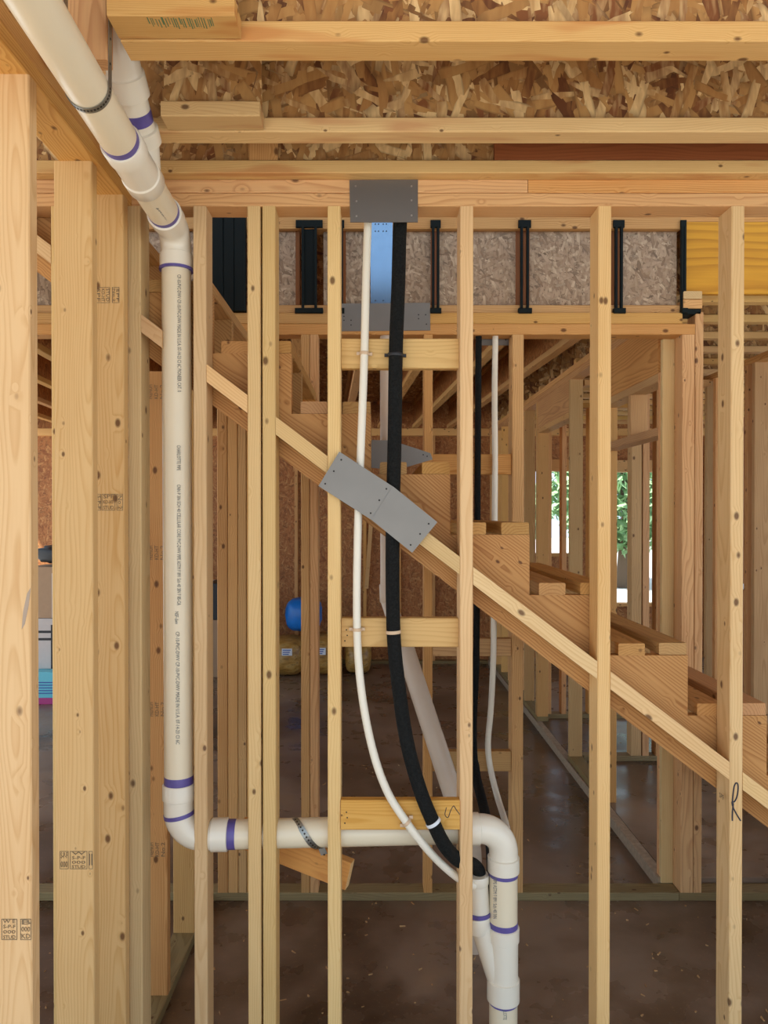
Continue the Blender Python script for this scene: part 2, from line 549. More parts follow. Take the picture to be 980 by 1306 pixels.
roof = bar('roof', None, (-5.2, -0.8, 5.6), (5.6, 9.3, 5.64), 'x', M['osb'])
tag(roof, 'strand board roof deck over the open upper storey, out of sight above', 'roof', kind='structure')
ijoist(ceiling, (-1.9, 2.199, JB), 3.9, 'x')
ijoist(ceiling, (-0.72, 1.963, JB), 2.8, 'x')
ijoist(ceiling, (-0.545, 1.588, JB), 2.4, 'x', fw=0.072, fh=0.044)
ijoist(ceiling, (-0.545, 1.885, JB), 0.252, 'x', fw=0.072)
jm = ijoist(ceiling, (-0.545, 1.507, JB), 0.260, 'x', fw=0.076)
for i in range(26):
    a = 192 + 84 * i / 26 + rng.uniform(-1, 1)
    y0 = 1.512 + rng.uniform(0, 0.008)
    bar('green_stamp', jm, (X(a, 1.53), y0, JB - 0.0007), (X(a + rng.uniform(0.8, 1.6), 1.53), y0 + rng.uniform(0.018, 0.034), JB + 0.001), 'y', M['green_ink'])
bar('web_stiffener', ceiling, (X(318, 1.94), 1.935, JB + 0.04), (X(333, 1.94), 1.955, 3.04), 'z', M['stud'])
bar('blocking', ceiling, (X(318, 2.21), 2.206, JB + 0.04), (X(355, 2.21), 2.224, 3.04), 'z', M['plate'])
bar('web_stiffener', ceiling, (X(630, 2.21), 2.204, JB + 0.04), (1.9, 2.224, 3.04), 'x', M['redboard'])
bar('blocking', ceiling, (-0.72, 1.62, JB - 0.02), (X(138, 1.62), 1.66, 3.08), 'z', M['plate'])
for i in range(13):
    ijoist(ceiling, (3.50, 1.019 - 0.406 * i, JB), 5.18, 'y', web='osb_red', skew=Matrix.Rotation(math.radians(3.8), 3, 'Z'))
for i in range(14):
    ijoist(ceiling, (1.36, 3.53 + 0.362 * i, JB), 3.7, 'x', fw=0.06)

# ---------------------------------------------------------------- wall_front: the stud wall the pipes run through
YA, TA = 2.24, 0.089
SW = 0.0395
STUD_T, BLOCKS = 2.704, []
wf = empty('wall_front', (0, YA, 0), 'open stud wall of pale spruce framing with pipes threaded through its bays', 'stud wall', kind='structure')
fs_px = [(66, 0), (163.5, 0), (247, 0.5), (316, 0), (335, 0), (418, -0.5), (587, -1), (763, -5), (932.5, -6)]
fx = []
for px, lean in fs_px:
    x0 = X(px, YA)
    tw = Matrix.Rotation(math.atan2(lean * 0.2 / F, 2.6), 3, 'Y') if lean else None
    s = bar('stud', wf, (x0, YA, 0.038), (x0 + SW, YA + TA, STUD_T), 'z', M['stud'], tw)
    fx.append((x0, x0 + SW, s))
bar('top_plate', wf, (-1.9, YA, STUD_T), (1.9, YA + TA, 2.744), 'x', M['plate'])
xs = X(673, YA)
bar('top_plate', wf, (-1.9, YA, 2.745), (xs - 0.0008, YA + TA, JB), 'x', M['plate'])
bar('top_plate', wf, (xs + 0.0008, YA, 2.745), (1.9, YA + TA, JB), 'x', M['plate'])
bar('bottom_plate', wf, (-1.9, YA, 0.0), (1.9, YA + TA, 0.038), 'x', M['treated'])
SL = 0.7605
ANG = math.atan(SL)
def strip_z(x): return Z(769.5, YA) - SL * (x - X(650, YA))
TH = 0.0215 / math.cos(ANG)
def fire_block(x0, x1):
    poly = [(x0, strip_z(x0) - TH), (x1, strip_z(x1) - TH), (x1, strip_z(x1) + TH), (x0, strip_z(x0) + TH)]
    prism('fire_block', wf, poly, YA + 0.001, YA + TA, M['stud'], ANG)
g = 0.0006
fire_block(-1.3, fx[0][0] - g)
fire_block(fx[0][1] + g, -0.84)
fire_block(fx[1][1] + g, X(207, YA))
fire_block(fx[2][1] + g, fx[3][0] - g)
fire_block(fx[4][1] + g, fx[5][0] - g)
fire_block(X(532, YA), fx[6][0] - g)
fire_block(fx[6][1] + g, fx[7][0] - g)
fire_block(fx[7][1] + g, fx[8][0] - g)
fire_block(fx[8][1] + g, 1.5)
for py0, py1, y0, y1, r in ((432, 470, 2.278, 2.316, 585), (788.5, 825.5, 2.278, 2.316, 588), (1022, 1060, 2.236, 2.268, 588)):
    b = bar('block', wf, (fx[5][1] + g, y0, Z(py1, y0)), (min(X(r, y0), fx[6][0] - g), y1, Z(py0, y0)), 'x', M['block'])
    BLOCKS.append(b)
    if py0 > 700:
        dots('nail', b, [(X(442, y0), Z(py0 + 15, y0)), (X(443, y0), Z(py0 + 22, y0)), (X(440, y0), Z(py0 + 29, y0))], y0, 0.0022, M['hole'])

# ink marks on the front studs
sq = [(571, 1031), (569, 1040), (573, 1044), (576, 1036), (580, 1029), (583, 1033), (588, 1040)]
sweep('marker_scribble', BLOCKS[2], catmull([P(a - 1, b, 2.2355) for a, b in sq], 4), 0.0011, M['marker'], 6)
mk = fx[8][2]
text('stamp_text', mk, 'SPF', (X(922, 2.27), 2.27, Z(1017, 2.27)), 0.022, M['ink'], 0.0, rot=Matrix.Rotation(-math.pi / 2, 3, 'Z') @ Matrix.Rotation(math.pi / 2, 3, 'X'))
R_pts = [(934, 1048), (934, 1037), (935, 1027), (934, 1024), (935, 1012), (936.5, 1003), (939, 999.5), (941, 1002), (941, 1010), (939.5, 1018), (936.5, 1023.5), (933.5, 1024), (935, 1031), (939, 1039), (944.5, 1048)]
dx = 2.0
sweep('marker_letter', mk, catmull([P(a + dx, b, YA - 0.0006) for a, b in R_pts], 4), 0.0022, M['marker'], 6)

# ---------------------------------------------------------------- wall_left: the wall running towards the camera
wl = empty('wall_left', (-0.79, 1.6, 0), 'stud wall of broad pale studs running alongside the big white pipe', 'stud wall', kind='structure')
XL0, XL1 = -0.836, -0.740
ls = []
for y, dx0, dx1 in ((1.571, -0.004, 0.006), (1.955, -0.013, -0.008), (2.160, 0.0, 0.006)):
    ls.append(bar('stud', wl, (XL0 + dx0, y, 0.038), (XL1 + dx1, y + 0.038, STUD_T), 'z', M['stud']))
bar('top_plate', wl, (XL0, 0.9, STUD_T), (XL1 + 0.004, YA - 0.001, 2.744), 'y', M['plate'])
bar('top_plate', wl, (XL0, 0.9, 2.745), (XL1 + 0.004, YA - 0.001, JB), 'y', M['plate'])
bar('bottom_plate', wl, (XL0, 0.9, 0), (XL1, YA - 0.001, 0.038), 'y', M['treated'])
s0, s1, s2 = ls
prism('smear_mark', s0, [(X(a, 1.57), Z(b, 1.57)) for a, b in ((38.5, 750), (36, 772), (31, 796), (27, 803), (29, 780), (34, 757))], 1.5702, 1.5712, M['smear'])
stamp(s2, 123.5, 141, 367, 387, 2.160, ['SPF', 'KD-HT', 'STUD'], spin=-math.pi / 2)
stamp(s2, 144, 153, 367, 387, 2.160, ['No.2', 'SPF'], spin=-math.pi / 2)
stamp(s2, 123.5, 129, 630, 651, 2.160, ['S-P-F'], spin=-math.pi / 2)
stamp(s2, 130, 147, 630, 651, 2.160, ['SPF', 'KD-HT', 'STUD'], spin=0.0)
stamp(s2, 149, 157, 630, 651, 2.160, ['No.2'], spin=-math.pi / 2)
stamp(s1, 75, 86, 1087, 1110, 1.955, ['S-P-F', '000'], spin=0.0)
stamp(s1, 88, 110, 1087, 1110, 1.955, ['W', 'S-P-F', '000', 'STUD'], spin=0.0)
stamp(s1, 112, 117, 1087, 1110, 1.955, ['II'], spin=0.0)
stamp(s0, 0, 20, 1174, 1201, 1.571, ['W E', 'S-P-F', '000', 'STUD'], spin=0.0)
stamp(s0, 24, 38, 1174, 1201, 1.571, ['B', '000', 'KD'], spin=0.0)

# ---------------------------------------------------------------- wall under the stairs
wu = empty('wall_understairs', (-0.79, 2.9, 0), 'short studs standing on a sill under the upper stairs', 'stud wall', kind='structure')
def under_z(x): return Z(805, 2.335) - SL * (x - X(650, 2.335))
u1 = bar('stud', wu, (-0.834, 2.64, 0.038), (-0.745, 2.678, under_z(-0.745) - 0.01), 'z', M['plate'])
u2 = bar('stud', wu, (-0.834, 3.037, 0.038), (-0.745, 3.075, under_z(-0.745) - 0.01), 'z', M['plate'])
bar('bottom_plate', wu, (-0.835, 2.331, 0), (-0.744, 3.358, 0.038), 'y', M['treated'])
for py in (500, 705, 905, 1085):
    stamp(u1, 189, 211, py - 11, py + 11, 2.64, ['PREMIUM', 'KD-HT', 'No.2'], spin=math.pi / 2, box=False)

# ---------------------------------------------------------------- wall_middle: the wall beyond the stairs
YB = 3.36
wb = empty('wall_middle', (0.3, YB, 0), 'stud wall beyond the stairs under a joist beam with strand board panels', 'stud wall', kind='structure')
for a, b, mm in ((277, 290, 'plate'), (290.6, 303, 'far_stud'), (303.6, 314, 'plate'), (314.6, 326, 'far_stud'), (384, 394.8, 'plate'), (395.3, 406, 'plate'), (541, 552, 'plate'), (653.5, 668, 'plate')):
    bar('stud', wb, (X(a, YB), YB, 0.038), (X(b, YB), YB + 0.089, 2.588), 'z', M[mm])
bar('stud', wb, (X(870, YB), YB, 0.038), (X(886, YB), YB + 0.089, 2.588), 'z', M['plate'])
bar('stud', wb, (X(886.6, YB), YB, 0.038), (X(897, YB), YB + 0.089, 2.69), 'z', M['plate'])
bar('header', wb, (-1.6, YB, 2.588), (X(886, YB), YB + 0.089, 2.637), 'x', M['plate'])
bar('header', wb, (-1.6, YB, 2.638), (X(548, YB), YB + 0.089, 2.688), 'x', M['plate'])
bar('header', wb, (X(548.6, YB), YB, 2.638), (X(870, YB), YB + 0.089, 2.688), 'x', M['plate'])
bar('bottom_plate', wb, (-3.2, YB, 0), (X(868, YB), YB + 0.089, 0.038), 'x', M['treated'])
bar('bottom_plate', wb, (X(868.5, YB), YB, 0), (3.4, YB + 0.089, 0.038), 'x', M['treated'])
for py0, py1, pl in ((579, 605, 552.5), (815, 838, 552.5), (960, 986, 552.5)):
    bar('block', wb, (X(pl, YB), YB + 0.012, Z(py1, YB)), (X(653, YB), YB + 0.05, Z(py0, YB)), 'x', M['plate'])
# strand board beam over the header
bar('flange', wb, (-1.6, YB + 0.02, 2.69), (X(870, YB), YB + 0.089, 2.728), 'x', M['plate'])
bar('flange', wb, (-1.6, YB + 0.02, 3.075), (X(870, YB), YB + 0.089, 3.13), 'x', M['plate'])
for a, b in ((-120, 60), (64, 268), (330, 378), (412, 426), (441, 551), (561, 661), (678, 782), (794, 868)):
    bar('web_panel', wb, (X(a, YB), YB + 0.05, 2.728), (X(b, YB), YB + 0.062, 3.075), 'x', M['osb_grey'])
for a, b in ((314, 330), (376, 382), (426, 441), (550.5, 561), (660, 678), (781, 794)):
    bar('web_stiffener', wb, (X(a, YB), YB + 0.045, 2.728), (X(b, YB), YB + 0.08, 3.075), 'z', M['redboard'])
bar('blocking', wb, (X(871, YB), YB - 0.004, Z(382, YB)), (X(894.5, YB), YB + 0.08, Z(372.4, YB)), 'y', M['stud'])
bar('blocking', wb, (X(871, YB), YB - 0.002, Z(394, YB)), (X(895, YB), YB + 0.08, Z(382.3, YB)), 'x', M['plate'])
bar('dark_shim', wb, (X(870, YB), YB, Z(401.5, YB)), (X(893.5, YB), YB + 0.08, Z(394.2, YB)), 'x', M['hanger'])
bar('rim_board', wb, (-1.9, 3.452, 3.112), (3.6, 3.48, 3.45), 'x', M['lvl'])
bar('rim_board', wb, (X(872, 3.4), 3.40, Z(375.5, 3.4)), (3.6, 3.43, Z(284, 3.4)), 'x', M['ply'])

# ---------------------------------------------------------------- wall_right: the wall running away beyond the kerb
wd = empty('wall_right', (1.39, 4.2, 0.06), 'stud wall running away along the kerb with two door openings', 'stud wall', kind='structure')
XD0, XD1 = 1.347, 1.436
bar('stud', wd, (XD0, 3.45, 0.038), (XD1, 3.478, 2.588), 'z', M['stud'])
bar('stud', wd, (XD0, 3.479, 0.06), (XD1, 3.507, 2.44), 'z', M['far_stud'])
for y in (4.36, 4.54, 4.58, 5.08, 6.08, 6.12, 6.6, 7.0, 7.4, 7.8, 8.2, 8.58):
    bar('stud', wd, (XD0, y, 0.098 if y > 4.5 else 0.06), (XD1, y + 0.038, 2.44 if y == 4.36 else 2.70), 'z', M['grey_stud'] if y in (5.08, 4.58, 6.6) else M['far_stud'])
bar('bottom_plate', wd, (XD0, 4.54, 0.06), (XD1, 5.12, 0.098), 'y', M['treated'])
bar('bottom_plate', wd, (XD0, 6.08, 0.06), (XD1, 8.69, 0.098), 'y', M['treated'])
bar('top_plate', wd, (XD0, 3.5, 2.70), (XD1, 8.69, 2.742), 'y', M['lvl'])
bar('top_plate', wd, (XD0, 3.5, 2.743), (XD1, 8.69, JB), 'y', M['lvl'])
bar('header', wd, (XD0, 3.508, 2.44), (XD0 + 0.05, 4.54, 2.70), 'y', M['lvl'])
bar('header', wd, (XD0, 5.12, 2.48), (XD0 + 0.05, 6.08, 2.70), 'y', M['lvl'])
bar('header_plate', wd, (XD0, 3.508, 2.40), (XD1, 4.54, 2.44), 'y', M['plate'])
bar('header_plate', wd, (XD0, 5.12, 2.44), (XD1, 6.08, 2.48), 'y', M['plate'])
bar('door_head', wd, (XD0, 3.508, 2.145), (XD1, 4.36, 2.185), 'y', M['plate'])
bar('cripple_stud', wd, (XD0, 3.88, 2.186), (XD1, 3.918, 2.399), 'z', M['far_stud'])

# inner partitions of the room on the other side
wp = empty('wall_partition', (1.9, 5.1, 0.06), 'short partition studs seen through the nearer door opening', 'stud wall', kind='structure')
bar('bottom_plate', wp, (1.45, 5.09, 0.059), (2.32, 5.179, 0.097), 'x', M['treated'])
bar('top_plate', wp, (1.45, 5.09, 2.66), (2.32, 5.179, 2.70), 'x', M['plate'])
for a, b, mm in ((806, 819, 'grey_stud'), (820.5, 829, 'far_stud'), (838, 846, 'far_stud')):
    bar('stud', wp, (X(a, 5.09), 5.09, 0.098), (X(b, 5.09), 5.179, 2.66), 'z', M[mm])
wp2 = empty('wall_closet', (1.7, 6.2, 0.06), 'short partition studs seen through the farther door opening', 'stud wall', kind='structure')
bar('bottom_plate', wp2, (1.44, 6.16, 0.059), (2.3, 6.249, 0.097), 'x', M['treated'])
bar('top_plate', wp2, (1.44, 6.16, 2.66), (2.3, 6.249, 2.70), 'x', M['plate'])
for a, b in ((697, 704), (717, 723), (751, 757)):
    bar('stud', wp2, (X(a, 6.16), 6.16, 0.098), (X(b, 6.16), 6.249, 2.66), 'z', M['far_stud'])

wg = empty('wall_far_right', (2.38, 4.6, 0.06), 'receding stud wall in the room beyond the right end of the stairs', 'stud wall', kind='structure')
for y, mm in ((4.13, 'grey_stud'), (4.53, 'grey_stud'), (4.62, 'far_stud'), (5.05, 'far_stud'), (5.18, 'grey_stud')):
    bar('stud', wg, (2.335, y, 0.098), (2.424, y + 0.038, STUD_T), 'z', M[mm])
bar('bottom_plate', wg, (2.335, 3.95, 0.059), (2.424, 5.3, 0.097), 'y', M['treated'])
bar('top_plate', wg, (2.335, 3.95, STUD_T), (2.424, 5.3, 2.744), 'y', M['plate'])
for i in range(3):
    bar('sheathing_panel', wg, (3.2 + 0.45 * i, 6.45, 0.06), (3.645 + 0.45 * i, 6.47, 2.62), 'z', M['redboard'])

# ---------------------------------------------------------------- wall_back: far sheathed wall with window openings
YR = 8.7
wr = empty('wall_back', (0, YR, 0), 'far outside wall of orange strand board sheathing behind bare studs', 'stud wall', kind='structure')
bar('top_plate', wr, (-4.7, YR, 2.70), (5.0, YR + 0.089, JB), 'x', M['far_stud'])
bar('rim_board', wr, (-4.7, YR + 0.02, JB), (5.1, YR + 0.06, 3.09), 'x', M['osb_red'])
bar('bottom_plate', wr, (-4.7, YR, 0.0), (1.34, YR + 0.089, 0.038), 'x', M['treated'])
WIN = [(1.92, 2.32, 1.31, 2.28), (2.78, 3.55, 0.72, 2.27)]
xx = -4.6
while xx < 4.9:
    if not any(a - 0.03 < xx < b for a, b, c, d in WIN):
        bar('stud', wr, (xx, YR, 0.038), (xx + 0.038, YR + 0.089, 2.70), 'z', M['far_stud'])
    xx += 0.406
for i in range(5):
    bar('sheathing_panel', wr, (-4.7 + 1.22 * i, YR + 0.09, 0), (-3.480 + 1.22 * i, YR + 0.101, 2.785), 'x', M['osb_red'])
edges = [1.402, 1.92, 2.32, 2.78, 3.55, 5.0]
for i in range(5):
    a, b = edges[i], edges[i + 1]
    w = [q for q in WIN if abs(q[0] - a) < 1e-6]
    if w:
        bar('sheathing_panel', wr, (a, YR + 0.09, 0), (b, YR + 0.101, w[0][2]), 'x', M['osb_red'])
        bar('sheathing_panel', wr, (a, YR + 0.09, w[0][3]), (b, YR + 0.101, 2.785), 'x', M['osb_red'])
        bar('window_sill', wr, (a, YR, w[0][2] - 0.04), (b, YR + 0.089, w[0][2]), 'x', M['far_stud'])
        bar('window_head', wr, (a, YR, w[0][3]), (b, YR + 0.089, w[0][3] + 0.14), 'x', M['far_stud'])
    else:
        bar('sheathing_panel', wr, (a, YR + 0.09, 0), (b, YR + 0.101, 2.785), 'x', M['osb_red'])
bar('brace', wr, (X(470, 8.6), 8.62, 0.9), (X(475, 8.6), 8.66, 2.2), 'z', M['far_stud'], Matrix.Rotation(math.radians(4), 3, 'Y'))

# ---------------------------------------------------------------- staircase
stair = empty('staircase', (2.4, 2.85, 0), 'rough wooden staircase with notched stringers and paired board treads descending behind the studs', 'staircase')
YS = 2.335
def rx(k): return X(878 - 101.2 * k, YS)
def cz(k): return Z(836 - 77.0 * k, YS)
K0, K1 = -6, 9
prof = []
for kk in range(K0, K1 + 1):
    prof += [(rx(kk), cz(kk)), (rx(kk + 1), cz(kk))]
lo = [(rx(K1 + 1), under_z(rx(K1 + 1))), (rx(K0) - 0.0, max(0.0, under_z(rx(K0))))]
xf = X(650, YS) + under_z(X(650, YS)) / SL
outline = prof + [lo[0]]
if under_z(rx(K0)) < 0:
    outline += [(xf, 0.001), (rx(K0), 0.001)]
else:
    outline += [lo[1]]
for y0 in (2.3335, 2.655, 3.27):
    prism('stringer', stair, outline, y0, y0 + 0.038, M['stringer'], ANG)
for kk in range(K0, K1):
    e = rng.uniform(-0.004, 0.004)
    bar('tread', stair, (rx(kk) - 0.089, 2.336 + e, cz(kk) + 0.0006), (rx(kk) - 0.001, 3.325, cz(kk) + 0.0386), 'y', M['tread'])
    bar('tread', stair, (rx(kk) - 0.222, 2.332 - e, cz(kk) + 0.0006), (rx(kk) - 0.138, 3.325, cz(kk) + 0.0386), 'y', M['tread'])

# ---------------------------------------------------------------- main drain pipe
RP = 0.0445
drain = empty('drain_pipe', (-0.61, 2.285, 2.6), 'thick cream drain pipe coming from overhead, dropping down the wall and crossing to the floor', 'pipe')
A = Vector((-0.590, 0.75, 2.690)); Bc = Vector((-0.6135, 2.285, 2.640))
ax = (Bc - A).normalized()
def on(y): return A + ax * ((y - A.y) / ax.y)
cyl('pipe', drain, A, on(1.80), RP, M['pvc'], 40)
cyl('primer_band', drain, on(1.742), on(1.765), RP + 0.0006, M['primer'], 40)
# wye body with raised hubs
sweep('wye', drain, [on(1.762), on(1.766), on(1.812), on(1.816), on(1.915), on(1.919), on(1.966), on(1.97)],
      [RP + .004, RP + .0065, RP + .0065, RP + .003, RP + .003, RP + .0065, RP + .0065, RP + .004], M['pvc_fit'], 40)
bt, bb = Vector((-0.613, 1.80, 2.862)), Vector((-0.6125, 2.02, 2.725))
d = (bt - bb).normalized()
sweep('wye_branch', drain, [on(1.99) + Vector((0, 0, 0.01)), bb + d * 0.06, bb + d * 0.062, bb + d * 0.10, bb + d * 0.102], [0.035, 0.038, 0.046, 0.046, 0.04], M['pvc_fit'], 32)
cyl('pipe', drain, bb + d * 0.09, bt + d * 0.01, 0.0385, M['pvc_fit'], 32)
cyl('primer_band', drain, bb + d * 0.120, bb + d * 0.150, 0.0392, M['primer'], 32)
sweep('branch_elbow', drain, [bt - d * 0.075, bt - d * 0.073, bt - d * 0.02, bt - d * 0.018] + bend(bt - d * 0.016, bt + d * 0.06, bt + Vector((0, -0.01, 0.25)), 0.10, 6),
      [0.044, 0.0475, 0.0475, 0.044] + [0.043] * 9, M['pvc_fit'], 32)
cyl('pipe', drain, on(1.96), on(2.17), RP, M['pvc'], 40)
cyl('primer_band', drain, on(2.128), on(2.150), RP + 0.0006, M['primer'], 40)
Vt = Vector((-0.6135, 2.285, 2.526))
el = bend(on(2.15), Bc, Vt, 0.062, 10)
sweep('elbow', drain, [on(2.145), on(2.147), on(2.19), on(2.192)] + el[1:-1] + [Vector((Vt.x, Vt.y, 2.574)), Vector((Vt.x, Vt.y, 2.572)), Vector((Vt.x, Vt.y, 2.528)), Vt],
      [RP + .003, RP + .006, RP + .006, RP + .002] + [RP + .002] * (len(el) - 2) + [RP + .002, RP + .006, RP + .006, RP + .004], M['pvc_fit'], 40)
XV = Vt.x
cyl('primer_band', drain, (XV, 2.285, 2.522), (XV, 2.285, 2.530), RP + 0.0075, M['primer'], 40)
ZH = Z(1066, 2.29)
zt = Z(1000, 2.285)
Vb = Vector((XV + 0.005, 2.285, zt))
vpipe = cyl('pipe', drain, (XV, 2.285, 2.535), Vb - Vector((0, 0, 0.02)), RP, M['pvc'], 40)
cyl('primer_band', drain, Vb, Vb + Vector((0, 0, 0.026)), RP + 0.0006, M['primer'], 40)
XR, YRr = X(643, 2.335), 2.335
Hl = Vector((XV + 0.005, 2.285, ZH)); Hr = Vector((XR, YRr, ZH + 0.002))
hd = (Hr - Hl).normalized()
el = bend(Vb, Hl, Hl + hd * 0.17, 0.078, 10)
sweep('elbow', drain, [Vb + Vector((0, 0, .001)), Vb - Vector((0, 0, .003)), Vb - Vector((0, 0, .046)), Vb - Vector((0, 0, .048))] + el[1:-1] + [Hl + hd * 0.10, Hl + hd * 0.102, Hl + hd * 0.150, Hl + hd * 0.152],
      [RP + .003, RP + .006, RP + .006, RP + .002] + [RP + .002] * (len(el) - 2) + [RP + .002, RP + .006, RP + .006, RP + .003], M['pvc_fit'], 40)
ph = Vb - Vector((0, 0, 0.088))
cyl('primer_band', drain, ph, ph + Vector((0.002, 0, -0.012)), RP + 0.0035, M['primer'], 40)
cyl('pipe', drain, Hl + hd * 0.145, Hr - hd * 0.10, RP, M['pvc'], 40)
cyl('primer_band', drain, Hl + hd * 0.152, Hl + hd * 0.176, RP + 0.0006, M['primer'], 40)
# right elbow down into the wye at the floor
Zc1 = Z(1113, 2.335)
Vr = Vector((XR, YRr, Zc1))
el = bend(Hr - hd * 0.10, Hr, Vr, 0.075, 12)
hs = Hr - hd * 0.125
sweep('elbow', drain, [hs, hs + hd * .002, hs + hd * .045, hs + hd * .047] + el[1:-1] + [Vr + Vector((0, 0, .048)), Vr + Vector((0, 0, .046)), Vr + Vector((0, 0, .002)), Vr],
      [RP + .003, RP + .005, RP + .005, RP + .001] + [RP + .001] * (len(el) - 2) + [RP + .001, RP + .006, RP + .006, RP + .004], M['pvc_fit'], 40)
def rz(py): return Vector((XR, YRr, Z(py, YRr)))
rp = cyl('pipe', drain, rz(1112), rz(1190), RP, M['pvc'], 40)
cyl('primer_band', drain, rz(1112), rz(1118), RP + 0.001, M['primer'], 40)
cyl('primer_band', drain, rz(1176), rz(1186), RP + 0.001, M['primer'], 40)
wy = sweep('wye', drain, [rz(1183), rz(1184), rz(1200), rz(1201), rz(1250), rz(1251), rz(1277), rz(1278)],
      [RP + .003, RP + .006, RP + .006, RP + .002, RP + .002, RP + .007, RP + .007, RP + .004], M['pvc_fit'], 40)
b0, b1 = rz(1258) + Vector((-0.01, 0, 0)), P(612, 1175, 2.345)
b2 = P(608, 1116, 2.34)
el = bend(b0, b1, b2, 0.08, 6)
sweep('wye_branch', drain, el, [0.036] * len(el), M['pvc_fit'], 32)
cyl('primer_band', drain, P(611, 1163, 2.343), P(611, 1168, 2.343), 0.0395, M['primer'], 32)
cyl('branch_collar', drain, P(608, 1128, 2.34), b2, 0.041, M['pvc_fit'], 32, 0.003)
cyl('branch_collar', drain, P(611, 1188, 2.345), P(610, 1168, 2.343), 0.0405, M['pvc_fit'], 32, 0.003)
cyl('primer_band', drain, rz(1277), rz(1281), RP + 0.001, M['primer'], 40)
cyl('pipe', drain, rz(1276), Vector((XR, YRr, 0.0)), RP, M['pvc'], 40)
# print along the pipe
def pipe_text(body, px, py0, py1, yc, r=RP):
    y = yc - math.sqrt(max(r * r - (X(px, yc) - (XV if px < 400 else XR)) ** 2, 0)) - 0.0008
    L = Z(py0, y) - Z(py1, y)
    text('pipe_print', vpipe if px < 400 else rp, body, (X(px, y), y, Z((py0 + py1) / 2, y)), 0.0165, M['ink_grey'], -math.pi / 2, length=L)
pipe_text('CP-10-PVC-DWV CP-10-PVC-DWV MADE IN U.S.A. 07-14-23 CI 6C PIONEER CAT. 0', 229, 351, 500, 2.285)
pipe_text('CHARLOTTE PIPE', 228, 568, 600, 2.285)
pipe_text('CNN P 3IN SCH 40 CELLULAR CORE PVC-DWV PIPE ASTM F 891 Sch 40 3IN F 85-CA', 228, 618, 772, 2.285)
pipe_text('NSF-dwv', 225, 780, 796, 2.285)
pipe_text('CP-10-PVC-DWV CP-10-PVC-DWV MADE IN U.S.A. 07-14-23 CI 6C', 226, 806, 950, 2.285)
pipe_text('PIPE ASTM F 891 Sch 40 3IN', 632, 1122, 1174, 2.335)
pipe_text('CHARLOTTE', 645, 1284, 1304, 2.335)
tx = text('pipe_print', drain, 'PIPE 3IN SCH 40', on(2.06) + Vector((0.016, 0, -0.0415)), 0.012, M['ink_grey'],
          rot=Matrix.Rotation(math.radians(-90), 3, 'Z') @ Matrix.Rotation(math.pi, 3, 'X'))

# ---------------------------------------------------------------- rear vent pipe under the stairs
vent = empty('vent_pipe', (0.06, 3.4, 1.4), 'pale brown pipe behind the stairs, vertical then slanting to the floor', 'pipe')
v0, v1 = P(493.5, 420, 3.40), P(494, 752, 3.40)
cyl('pipe', vent, v0, v1, 0.0315, M['pvc_tan'], 28)
cyl('coupling', vent, P(494, 745, 3.40), P(495, 768, 3.40), 0.0375, M['pvc_tan'], 28, 0.003)
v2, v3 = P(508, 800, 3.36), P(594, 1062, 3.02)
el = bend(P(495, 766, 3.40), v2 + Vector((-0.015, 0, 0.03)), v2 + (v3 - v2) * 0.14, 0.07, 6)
sweep('elbow', vent, el, [0.034] + [0.036 + 0.001 * i for i in range(len(el) - 1)], M['pvc_tan'], 28)
cyl('pipe', vent, v2 + (v3 - v2) * 0.10, v3, 0.042, M['pvc_tan'], 32)
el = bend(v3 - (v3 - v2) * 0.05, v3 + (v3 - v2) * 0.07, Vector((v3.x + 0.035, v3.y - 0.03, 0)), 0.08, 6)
sweep('elbow', vent, el, 0.0435, M['pvc_tan'], 28)

# ---------------------------------------------------------------- tubes down the bay
tube = empty('white_tube', (0, 2.24, 1.3), 'slim white tube curving down the bay beside the black hose', 'tube')
pts = [P(478, 170, 2.285), P(473, 230, 2.285), P(469.5, 285, 2.285), P(467, 360, 2.272), P(465, 451, 2.262), P(461, 560, 2.255), P(456.5, 680, 2.255), P(455.5, 800, 2.262), P(461, 880, 2.25),
       P(475, 955, 2.235), P(494, 1010, 2.222), P(519, 1050, 2.216), P(540, 1078, 2.225), P(562, 1102, 2.26), P(586, 1122, 2.29), P(606, 1132, 2.305)]
sweep('tube_wall', tube, catmull(pts, 8), 0.0122, M['pex'], 18)
hose = empty('black_hose', (0.05, 2.24, 1.3), 'thick black foam-covered hose curving down the bay into the white pipe branch', 'hose')
pts = [P(522, 165, 2.29), P(516, 230, 2.287), P(510.5, 285, 2.283), P(508, 370, 2.268), P(505, 451, 2.252), P(503.5, 560, 2.252), P(501, 680, 2.252), P(502, 800, 2.252), P(508, 870, 2.245), P(519, 945, 2.232),
       P(535, 1005, 2.218), P(552, 1048, 2.210), P(568, 1080, 2.228), P(586, 1099, 2.27), P(603, 1104, 2.32), P(611, 1112, 2.34), P(611.5, 1122, 2.34)]
sweep('foam_sleeve', hose, catmull(pts, 8), [0.0215] * (8 * 16 + 1), M['foam'], 22)
rtube = empty('white_tube', (0.55, 3.33, 1.3), 'pale tube hanging on the wall behind the stairs and bending to the floor', 'tube')
pts = [P(632, 424, 3.395), P(631, 500, 3.38), P(631.5, 590, 3.345), P(631, 700, 3.34), P(630, 826, 3.34), P(627, 900, 3.34), P(623, 950, 3.33), P(627, 985, 3.30), P(636, 1020, 3.2), P(648, 1060, 3.0), P(652, 1100, 2.9), P(652, 1180, 2.9)]
sweep('tube_wall', rtube, catmull(pts, 6), 0.0135, M['pex'], 16)
rhose = empty('black_hose', (0.48, 3.33, 1.3), 'thin black hose hanging straight on the wall behind the stairs', 'hose')
